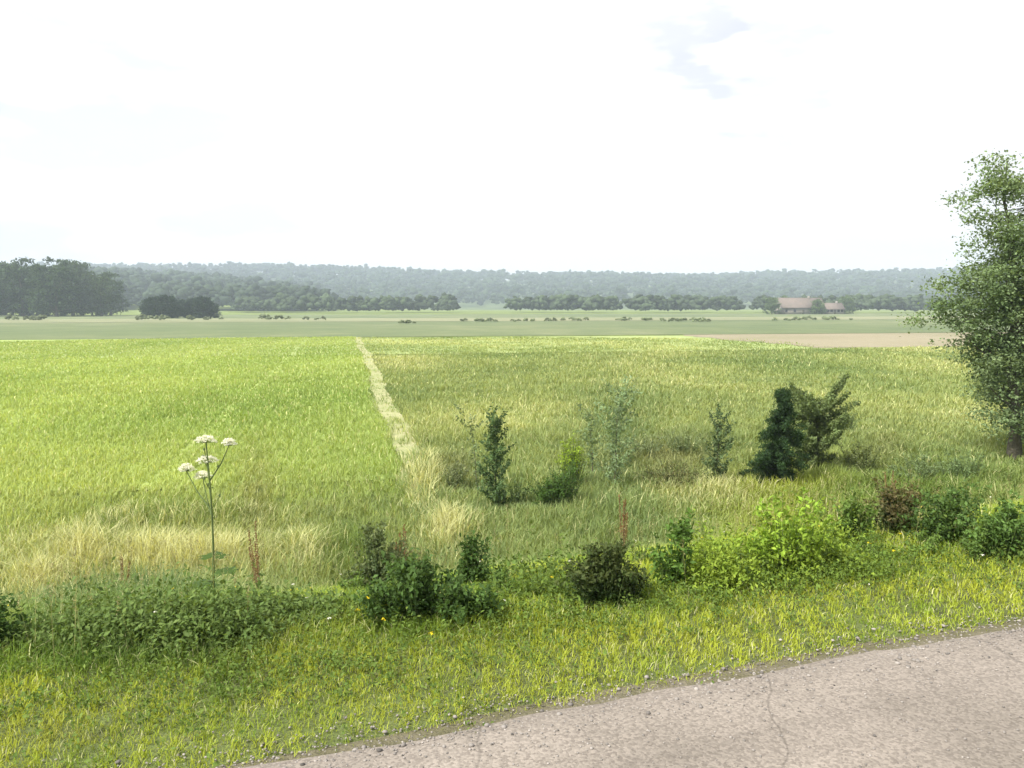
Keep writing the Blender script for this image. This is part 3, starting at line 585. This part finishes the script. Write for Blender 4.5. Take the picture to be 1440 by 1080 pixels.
# nettle bed along the slope on the left (uncountable ground cover)
def cover(name, spots, lab, col, col2, lsize, seed, cat='plants'):
    rg = np.random.default_rng(seed); PP = []; CC = []
    for (px, d, sx, sy, n, hh) in spots:
        x = xat(px, d) + rg.normal(0, sx, n); y = d + rg.normal(0, sy, n); g0 = gz(x, y)
        hmax = hh * (rg.uniform(.4, 1.0, n) + .9 * (rg.random(n) > .9)) * (.6 + .8 * fbm(x * 2, y * 2))
        for k in range(11):
            t = (k + rg.random(n)) / 11; o = rg.normal(0, .035, (n, 2)) * (1.2 - t)[:, None]
            PP.append(np.stack([x + o[:, 0], y + o[:, 1], g0 + hmax * t + .02], -1))
            f = rg.random((n, 1)); CC.append((np.array(col) * (1 - f) + np.array(col2) * f) * rg.uniform(.75, 1.3, (n, 1)))
    P = np.concatenate(PP); Lv, Lf = leaves(P, lsize, rg, .65, .5)
    tag(mesh_obj(name, Lv, [Lf], M_leaf, cols=np.repeat(np.concatenate(CC), 4, 0)), lab, cat, kind='stuff')
_nt = [(q, hit(q, 905 - (k % 2) * 18)[1], .13, .12, 190, .16 + .06 * ((k * 5) % 4) / 3) for k, q in enumerate(range(60, 330, 18))] + [(q, hit(q, 870)[1], .12, .12, 60, .12) for q in range(340, 470, 22)]
cover('nettle_bed', _nt, 'bed of dull grey-green nettles on the slope at left', (.095, .155, .04), (.15, .21, .06), .034, 61)
def growth(name, lab, y_off, n_, hh, c1, c2, ls, seed, ph, pxs, thr=.5):
    sp = []
    for q in range(60):
        px_ = pxs[0] + (pxs[1] - pxs[0]) * (q + .3) / 60
        if float(fbm(np.array([px_ * .011 + ph]), np.array([ph]), 3)[0]) < thr: continue
        x_, d_, z_ = hit(px_, np.interp(px_, [440, 700, 1000, 1200, 1450], [862, 856, 830, 800, 792]) + y_off + 16 * math.sin(q * 2.3))
        sp.append((px_, d_, .11, .13, n_, hh * (.6 + .8 * ((q * 7) % 5) / 4)))
    cover(name, sp, lab, c1, c2, ls, seed)
growth('rough_growth', 'patchy tangle of small-leaved weeds on the slope between the shrubs', -4, 46, .10, (.10, .165, .03), (.17, .24, .045), .026, 63, 1.3, (440, 1450), .46)
growth('tall_weeds', 'taller loose mid green weeds at the foot of the shrubs', -22, 26, .20, (.085, .14, .03), (.14, .20, .045), .036, 64, 7.7, (440, 1450), .52)
growth('lime_weeds', 'fresh lime green weeds on the slope right of centre', -20, 40, .17, (.18, .27, .035), (.26, .34, .05), .030, 65, 3.1, (985, 1180), .30)
cover('clover_patch', [(x, d, .5, .3, 260, .07) for x, d in ((200, 3.6), (500, 3.8), (760, 4.3), (1000, 4.7), (1250, 5.2), (60, 4.2), (900, 5.0), (400, 4.6), (1400, 5.9), (640, 4.9), (1150, 5.8), (250, 5.2))], 'low clover leaves mixed through the grass of the verge', (.09, .15, .03), (.15, .21, .045), .022, 62)

def flowers(name, lab, n, u0, u1, h0, h1, col, sz, seed):
    rg = np.random.default_rng(seed); v = rg.uniform(-6, 16, n); u = rg.uniform(u0, u1, n)
    x = P1[0] + UD[0] * u + VD[0] * v; y = P1[1] + UD[1] * u + VD[1] * v; kp = fbm(x * .9 + seed, y * .9, 3) > .52; x, y = x[kp], y[kp]; n = len(x)
    h = rg.uniform(h0, h1, n); b = np.stack([x, y, gz(x, y)], -1); t = b + np.stack([rg.normal(0, .03, n), rg.normal(0, .03, n), h], -1)
    a = rg.random(n) * 6.28; s_ = np.stack([np.cos(a), np.sin(a), 0 * a], -1) * .0012
    Vs = np.stack([b - s_, b + s_, t + s_, t - s_], 1).reshape(-1, 3); Qs = 4 * np.arange(n)[:, None] + np.array([0, 1, 2, 3])
    P = np.repeat(t, 9, 0) + rg.normal(0, 1, (n * 9, 3)) * sz * np.array([.5, .5, .15]); Lv, Lf = leaves(P, sz, rg, .85, .7)
    tag(mesh_obj(name, np.concatenate([Vs, Lv]), [Qs, Lf + len(Vs)], M_petal, cols=np.concatenate([np.tile([.12, .18, .04], (len(Vs), 1)), np.tile(col, (len(Lv), 1))])), lab, 'wildflowers', kind='stuff')
flowers('yellow_flowers', 'tiny yellow flowers sprinkled through the verge grass', 420, .5, 5, .06, .22, (.75, .6, .03), .012, 91)
flowers('white_flowers', 'tiny white clover and yarrow heads sprinkled through the verge grass', 360, .6, 6, .06, .26, (.75, .75, .68), .011, 92)
# ------------------------------------------------------------------ tall weeds
def hogweed(loc, heads, label, seed):
    rg = np.random.default_rng(seed); root = empty('hogweed_plant', loc); loc = np.array(loc)
    tb = TB(); top = np.array([heads[0][0], heads[0][1], heads[0][2]]) - loc
    b = np.array([0, 0, -.05]); k = np.linspace(0, 1, 8)[:, None]
    main = b * (1 - k) + top * k; main[:, 0] += .03 * np.sin(k[:, 0] * 3); tb.tube(main, .013 * (1 - .6 * k[:, 0]), 7)
    for (x, y, z, r) in heads[1:]:
        t = np.array([x, y, z]) - loc; h = t[2] - .35 * np.hypot(*(t - top)[:2]) - .22; h = max(h, .3)
        p0 = np.array([np.interp(h, main[:, 2], main[:, 0]), np.interp(h, main[:, 2], main[:, 1]), h])
        tb.tube([p0, p0 * .4 + t * .6 + np.array([0, 0, -.03]), t], [.007, .005, .004], 5)
    for q in range(5):
        a = q * 1.9 + .4; h = .10 + .09 * q; d = np.array([math.cos(a), math.sin(a), .35]) * (.34 - .035 * q) * .3
        tb.tube([[np.interp(h, main[:, 2], main[:, 0]), np.interp(h, main[:, 2], main[:, 1]), h], np.array([0, 0, h]) + d], [.006, .004], 5)
    for q in range(6):      # small side shoots with buds
        a = q * 2.2; h = top[2] * (.62 + .055 * q); p0 = np.array([np.interp(h, main[:, 2], main[:, 0]), np.interp(h, main[:, 2], main[:, 1]), h]); e = p0 + np.array([.07 * math.cos(a), .07 * math.sin(a), .10])
        tb.tube([p0, (p0 + e) / 2 + [0, 0, -.012], e], [.0035, .003, .002], 5); tb.tube([e, e + [0, 0, .012], e + [0, 0, .022]], [.008, .010, .003], 6)
    tb.build('stem', M_stem, root)
    for (x, y, z, r) in heads:
        c = np.array([x, y, z]) - loc; ub = TB(); n = 30; PP = []
        for q in range(n):
            rad = r * math.sqrt((q + .5) / n); a = q * 2.4; e = c + np.array([rad * math.cos(a), rad * math.sin(a), .05 - .045 * (rad / r) ** 2 + rg.normal(0, .004)])
            ub.tube([c, (c + e) / 2 + np.array([0, 0, -.006]), e], [.0016, .0014, .001], 4)
            PP.append(e + rg.normal(0, 1, (34, 3)) * np.array([.0085, .0085, .004]) + [0, 0, .004])
        u_ = ub.build('flower_head', M_stem, root)
        P = np.concatenate(PP); Lv, Lf = leaves(P, .0085, rg, .8, .8)
        mesh_obj('petals', Lv, [Lf], M_petal, u_, cols=np.tile(np.array([.80, .80, .74]), (len(Lv), 1)))
    for q in range(5):       # large lobed leaves low on the stem
        a = q * 1.9 + .4; h = .10 + .09 * q; L_ = .34 - .035 * q; d = np.array([math.cos(a), math.sin(a), .35]); pts = []
        for t in np.linspace(.25, 1, 9):
            c = np.array([0, 0, h]) + d * L_ * t + np.array([0, 0, -.22 * L_ * t * t])
            ww = .11 * math.sin(t * 2.9) * (1 + .35 * math.sin(t * 22)); s = np.array([-math.sin(a), math.cos(a), 0]); pts += [c - s * ww + np.array([0, 0, -.02]), c, c + s * ww + np.array([0, 0, -.02])]
        pts = np.array(pts); i = np.arange(8)[:, None] * 3
        fq = np.concatenate([i + np.array([0, 1, 4, 3]), i + np.array([1, 2, 5, 4])])
        mesh_obj('leaf', pts, [fq], M_leaf, root, cols=np.tile(np.array([.07, .12, .03]), (len(pts), 1)), smooth=True)
    tag(root, label, 'wildflower'); return root
hd = 6.6
hs = [(289, 622, .085), (291, 650, .085), (322, 626, .05), (262, 662, .06), (285, 672, .07)]
hh = [(*at_d(a, b, hd + k * .05), r) for k, (a, b, r) in enumerate(hs)]
bx_ = xat(285, hd); hogweed((bx_, hd, gzf(bx_, hd)), hh, 'tall white-flowered hogweed standing against the bright crop field', 71)
def dock(px, d, H, label, seed, group='brown dock plants on the slope'):
    rg = np.random.default_rng(seed); x = xat(px, d); loc = np.array([x, d, gzf(x, d)]); root = empty('dock_plant', loc); tb = TB(); pts = []
    for q in range(4):
        a = rg.random() * 6.28; l = rg.uniform(.03, .12) * H; hh_ = H * rg.uniform(.7, 1.0); t = np.array([l * math.cos(a), l * math.sin(a), hh_])
        tb.tube([[0, 0, -.04], t * .5 + [0, 0, .02], t], [.006, .005, .002], 5)
        for s in range(int(200)):
            k = rg.uniform(.5, 1); pts.append(t * k + rg.normal(0, .018, 3) * (1.3 - k))
    tb.build('stem', M_drystem, root)
    Lv, Lf = leaves(np.array(pts), .013, rg, .3, .8); c = np.array([.22, .11, .055]) * rg.uniform(.6, 1.4, (len(pts), 1))
    mesh_obj('seed_head', Lv, [Lf], M_leaf, root, cols=np.repeat(c, 4, 0))
    lp = []
    for s in range(16):
        a = rg.random() * 6.28; lp.append([.10 * math.cos(a), .10 * math.sin(a), rg.uniform(.04, .35 * H)])
    Lv, Lf = leaves(np.array(lp), .2, rg, .7, .28); mesh_obj('leaves', Lv, [Lf], M_leaf, root, cols=np.tile(np.array([.08, .12, .035]), (len(Lv), 1)))
    tag(root, label, 'weed', group)
dock(357, 8.6, 1.15, 'tall brown-seeded dock plant to the right of the white hogweed', 81)
dock(153, 8.8, .95, 'brown-seeded dock plant to the left of the white hogweed', 82)
dock(560, 8.9, .9, 'brown-seeded dock plant in front of the broad dark bush', 83)
dock(880, 9.3, .95, 'brown-seeded dock plant in front of the dense black-green bush', 84)
dock(1262, 10.9, 1.0, 'brown-seeded dock plant in front of the thicket on the right', 85)
# ripe grass stalks with seed heads
rg = np.random.default_rng(90); sv, sq, st_, sc = [], [], [], []; off = 0
n = 2600; vv = rg.uniform(-8, 16, n); uu = 1.2 + rg.gamma(2.0, 1.3, n)
xx = P1[0] + UD[0] * uu + VD[0] * vv; yy = P1[1] + UD[1] * uu + VD[1] * vv; keep = fbm(xx * .8, yy * .8) > .45; xx, yy, uu = xx[keep], yy[keep], uu[keep]; n = len(xx)
Hs = rg.uniform(.25, .62, n) * (.6 + .4 * sstep(1, 3, uu)); ln = rg.uniform(.05, .3, n); a = rg.random(n) * 6.28
base = np.stack([xx, yy, gz(xx, yy)], -1); tip = base + np.stack([np.cos(a) * ln * Hs, np.sin(a) * ln * Hs, Hs], -1)
s = np.stack([np.cos(a + 1.57), np.sin(a + 1.57), 0 * a], -1) * .0016
Vs = np.stack([base - s, base + s, tip + s * .6, tip - s * .6], 1).reshape(-1, 3); k4 = 4 * np.arange(n)[:, None]; Qs = k4 + np.array([0, 1, 2, 3])
hp = np.repeat(tip, 14, 0) + rg.normal(0, 1, (n * 14, 3)) * np.array([.006, .006, .03]); Lv, Lf = leaves(hp, .014, rg, .1, .35)
cS = np.repeat(np.array([.33, .33, .14])[None] * rg.uniform(.7, 1.2, (n, 1)), 4, 0); cL = np.repeat(np.array([.40, .36, .19])[None] * rg.uniform(.6, 1.2, (len(hp), 1)), 4, 0)
tag(mesh_obj('ripe_grass', np.concatenate([Vs, Lv]), [Qs, Lf + len(Vs)], M_blade, cols=np.concatenate([cS, cL])), 'thin ripe grass stalks with pale seed heads on the slope', 'grass', kind='stuff')

# ------------------------------------------------------------------ far trees
def far_tree(label, group, px, d, H, W, col, seed, cat='tree', name='field_tree'):
    e = [((0, 0, .60 * H), (.5 * W, .5 * W, .38 * H)), ((.2 * W, 0, .28 * H), (.40 * W, .4 * W, .26 * H)), ((-.2 * W, 0, .25 * H), (.40 * W, .4 * W, .25 * H)), ((0, 0, .86 * H), (.25 * W, .25 * W, .16 * H))]
    x = xat(px, d)
    return plant(name, (x, d, gzf(x, d)), e, 170, 34, .055 * W, .075 * W, col, label, cat, group, seed=seed, trunk=(.8 * H, .025 * H, 0, 0), col2=tuple(c * 1.5 for c in col), hollow=.5, limb=14)
GW = 'trees of the dark wood on the left horizon'
protos = [far_tree('dark tree in the wood on the left horizon', GW, 20, 330, 22, 14, (.035, .055, .028), 101, name='wood_tree'),
          far_tree('dark tree in the wood on the left horizon', GW, 55, 318, 20, 14, (.03, .05, .025), 102, name='wood_tree'),
          far_tree('dark tree in the wood on the left horizon', GW, 90, 325, 21, 12, (.04, .06, .03), 103, name='wood_tree')]
rg = np.random.default_rng(5)
for k, px in enumerate([-45, -20, -5, 10, 35, 48, 70, 82, 105, 118, 132, 145, 158]):
    c = copy_tree(protos[k % 3]); d = 300 + rg.uniform(-18, 40); x = xat(px, d); c.location = (x, d, gzf(x, d)); s = rg.uniform(.74, 1.14) * (.93 if px > 110 else 1); c.scale = (s * 1.05, s, s); c.rotation_euler.z = rg.random() * 6
GC = 'trees of the dark copse right of the wood'
pc = far_tree('dark blue-green tree in the small copse right of the dark wood', GC, 222, 260, 7.2, 6.5, (.016, .028, .018), 111, name='copse_tree')
for px in (213, 236, 249, 262, 276, 288, 298):
    c = copy_tree(pc); d = 260 + rg.uniform(-8, 8); x = xat(px, d); c.location = (x, d, gzf(x, d)); s = rg.uniform(.68, 1.15); c.scale = (s * rg.uniform(.85, 1.2), s, s); c.rotation_euler.z = rg.random() * 6

# far woods, as one mass: tree lines and forested ridge
def mass(name, XY, R0, col, label, seed, zs=1.0, per=26):
    rg = np.random.default_rng(seed); n = len(XY); Z0 = gz(XY[:, 0], XY[:, 1]); Rr = R0 * rg.uniform(.6, 1.35, n)
    Cc = np.column_stack([XY, Z0 + Rr * .9 * zs])
    d = rg.normal(0, 1, (n, per, 3)); d /= np.linalg.norm(d, axis=2)[..., None]; d[..., 2] = np.abs(d[..., 2]) * 1.15 - .35
    P = (Cc[:, None] + d * (Rr[:, None, None] * rg.uniform(.6, 1.05, (n, per, 1))) * np.array([1, 1, zs])).reshape(-1, 3)
    Bv, Bf = blobs(P, np.repeat(Rr, per) * rg.uniform(.18, .42, n * per), .5, .75)
    cc = np.repeat(np.repeat(np.array(col)[None] * rg.uniform(.65, 1.4, (n, 1)), per, 0), 12, 0) * np.repeat(rg.uniform(.8, 1.2, (n * per, 1)), 12, 0)
    return tag(mesh_obj(name, Bv, [Bf], M_leaf, cols=cc), label, 'woodland', kind='stuff')
rg = np.random.default_rng(8)
n = 420; px = rg.uniform(330, 1500, n); d = 430 + 60 * fbm(px * .01, px * 0) + rg.uniform(-6, 10, n); keep = fbm(px * .02 + 4, px * 0, 3) > .27
px, d = px[keep], d[keep]
mass('far_tree_line', np.column_stack([(px - 720) / F * d, d]), 4.4, (.07, .10, .05), 'hazy line of low trees and hedges along the far side of the fields', 9, 1.0, 22)
n = 150; px = rg.uniform(560, 1330, n); d = 150 + 70 * fbm(px * .006 + 9, px * 0) + rg.normal(0, 4, n) + (px - 560) * .05; keep = fbm(px * .013 + 21, px * 0, 3) > .47
px, d = px[keep], d[keep]
mass('field_hedge', np.column_stack([(px - 720) / F * d, d]), .6, (.19, .23, .12), 'low broken hedge crossing the dull pasture in the distance', 15, .8, 20)
n = 60; px = rg.uniform(-40, 480, n); d = 215 + 12 * fbm(px * .02, px * 0) + rg.normal(0, 1.5, n); keep = fbm(px * .02 + 2, px * 0, 3) > .5; px, d = px[keep], d[keep]
mass('bushy_margin', np.column_stack([(px - 720) / F * d, d]), .9, (.17, .20, .11), 'broken row of low bushes in the pasture before the dark wood', 16, .8, 20)
n = 170; px = rg.uniform(150, 460, n); d = 520 + rg.uniform(-20, 60, n)
mass('far_wood', np.column_stack([(px - 720) / F * d, d]), 7, (.05, .075, .042), 'hazy wood behind the small dark copse', 12, 1.0, 22)
n = 5200; yy = 900 + 950 * rg.random(n) ** .8; px = rg.uniform(-350, 1800, n); xx = (px - 720) / F * yy
mass('forest', np.column_stack([xx, yy]), 9.5, (.045, .07, .035), 'hazy blue-grey forest covering the far hills', 10, 1.0, 9)
n = 900; yy = rg.uniform(620, 900, n); px = rg.uniform(-250, 420, n); xx = (px - 720) / F * yy
mass('near_forest', np.column_stack([xx, yy]), 8, (.045, .07, .035), 'hazy forest on the lower hill at left', 14, 1.0, 14)

# ------------------------------------------------------------------ distant farmhouse
M_wall = noise_mat('rendered_wall', [(.20, .185, .16), (.24, .22, .19), (.28, .26, .23)], (.3, 2), .2, .9, 20, .02)
M_roof = noise_mat('tiled_roof', [(.13, .11, .095), (.165, .135, .115), (.20, .16, .14)], (.4, 3), .3, .85, 14, .03)
M_glass = noise_mat('window_glass', [(.03, .035, .04), (.04, .045, .05), (.05, .055, .06)], (1, 3), 0, .2, 10, .01)
def box(x0, x1, y0, y1, z0, z1):
    v = np.array([[x, y, z] for z in (z0, z1) for y in (y0, y1) for x in (x0, x1)], float)
    return v, np.array([[0, 2, 3, 1], [4, 5, 7, 6], [0, 1, 5, 4], [2, 6, 7, 3], [0, 4, 6, 2], [1, 3, 7, 5]])
def house(px, d, w_, l_, h_, rh, label, name):
    x = xat(px, d); r = empty(name, (x, d, gzf(x, d) - .1), .12); a, b = w_ / 2, l_ / 2
    t = TB(); t.add(*box(-a, a, -b, b, 0, h_)); t.build('wall', M_wall, r, False)
    V = np.array([[-a, -b, h_], [a, -b, h_], [a, b, h_], [-a, b, h_], [-a, 0, h_ + rh], [a, 0, h_ + rh]], float)
    mesh_obj('gable', V[[0, 4, 3]] + np.array([0, 0, .002]), [np.array([[0, 1, 2]])], M_wall, r); mesh_obj('gable', V[[1, 2, 5]] + np.array([0, 0, .002]), [np.array([[0, 1, 2]])], M_wall, r)
    o = .5; sl = rh / b
    V = np.array([[-a - o, -b - o, h_ - sl * o + .05], [a + o, -b - o, h_ - sl * o + .05], [a + o, 0, h_ + rh + .05], [-a - o, 0, h_ + rh + .05], [a + o, b + o, h_ - sl * o + .05], [-a - o, b + o, h_ - sl * o + .05]])
    V = np.concatenate([V, V + np.array([0, 0, .25])])
    roof = mesh_obj('roof', V, [np.array([[1, 0, 3, 2], [2, 3, 5, 4], [6, 7, 8, 9], [9, 8, 10, 11], [0, 1, 7, 6], [4, 5, 11, 10], [1, 2, 8, 7], [2, 4, 10, 8], [3, 0, 6, 9], [5, 3, 9, 11]])], M_roof, r)
    t = TB(); t.add(*box(a * .4, a * .4 + .9, -.4, .4, h_ + rh - .8, h_ + rh + 1.1)); t.build('chimney', M_wall, roof, False)
    for k in range(5):
        wx = -a + w_ * (k + .5) / 5
        if k == 2: t = TB(); t.add(*box(wx - .55, wx + .55, -b - .05, -b + .02, .05, 2.2)); t.build('door', M_bark, r, False)
        else: t = TB(); t.add(*box(wx - .6, wx + .6, -b - .04, -b + .02, 1.1, 2.4)); t.build('window', M_glass, r, False)
    tag(r, label, 'house'); return r
house(1122, 385, 21, 8.5, 3.4, 4.2, 'long pale farmhouse with a faded brownish-red roof before the far tree line', 'farmhouse')

house(1168, 392, 9, 6, 2.6, 2.6, 'small barn with a faded roof right of the pale farmhouse', 'barn')
GG = 'garden trees round the farmhouse'
for q, (px_, d_, H_, W_) in enumerate([(1084, 378, 8, 7), (1100, 396, 9, 8), (1148, 380, 7, 6.5), (1186, 398, 9, 8)]):
    far_tree(['garden tree at the left end of the farmhouse', 'tree rising behind the farmhouse roof', 'small tree before the right end of the farmhouse', 'garden tree right of the small barn'][q], GG, px_, d_, H_, W_, (.075, .11, .05), 130 + q, name='garden_tree')
# ------------------------------------------------------------------ air
vd = bpy.data.materials.new('haze_air'); vd.use_nodes = True; t = vd.node_tree; t.nodes.clear()
o = N(t, 'ShaderNodeOutputMaterial'); pv = N(t, 'ShaderNodeVolumePrincipled'); pv.inputs['Color'].default_value = (.71, .81, .96, 1)
pv.inputs['Density'].default_value = .00047; pv.inputs['Anisotropy'].default_value = .1
t.links.new(pv.outputs[0], o.inputs['Volume'])
v, q = box(-2300, 2300, -2300, 2300, -12, 125)
tag(mesh_obj('haze', v, [q], vd), 'pale blue haze in the air over the fields', 'haze', kind='stuff')
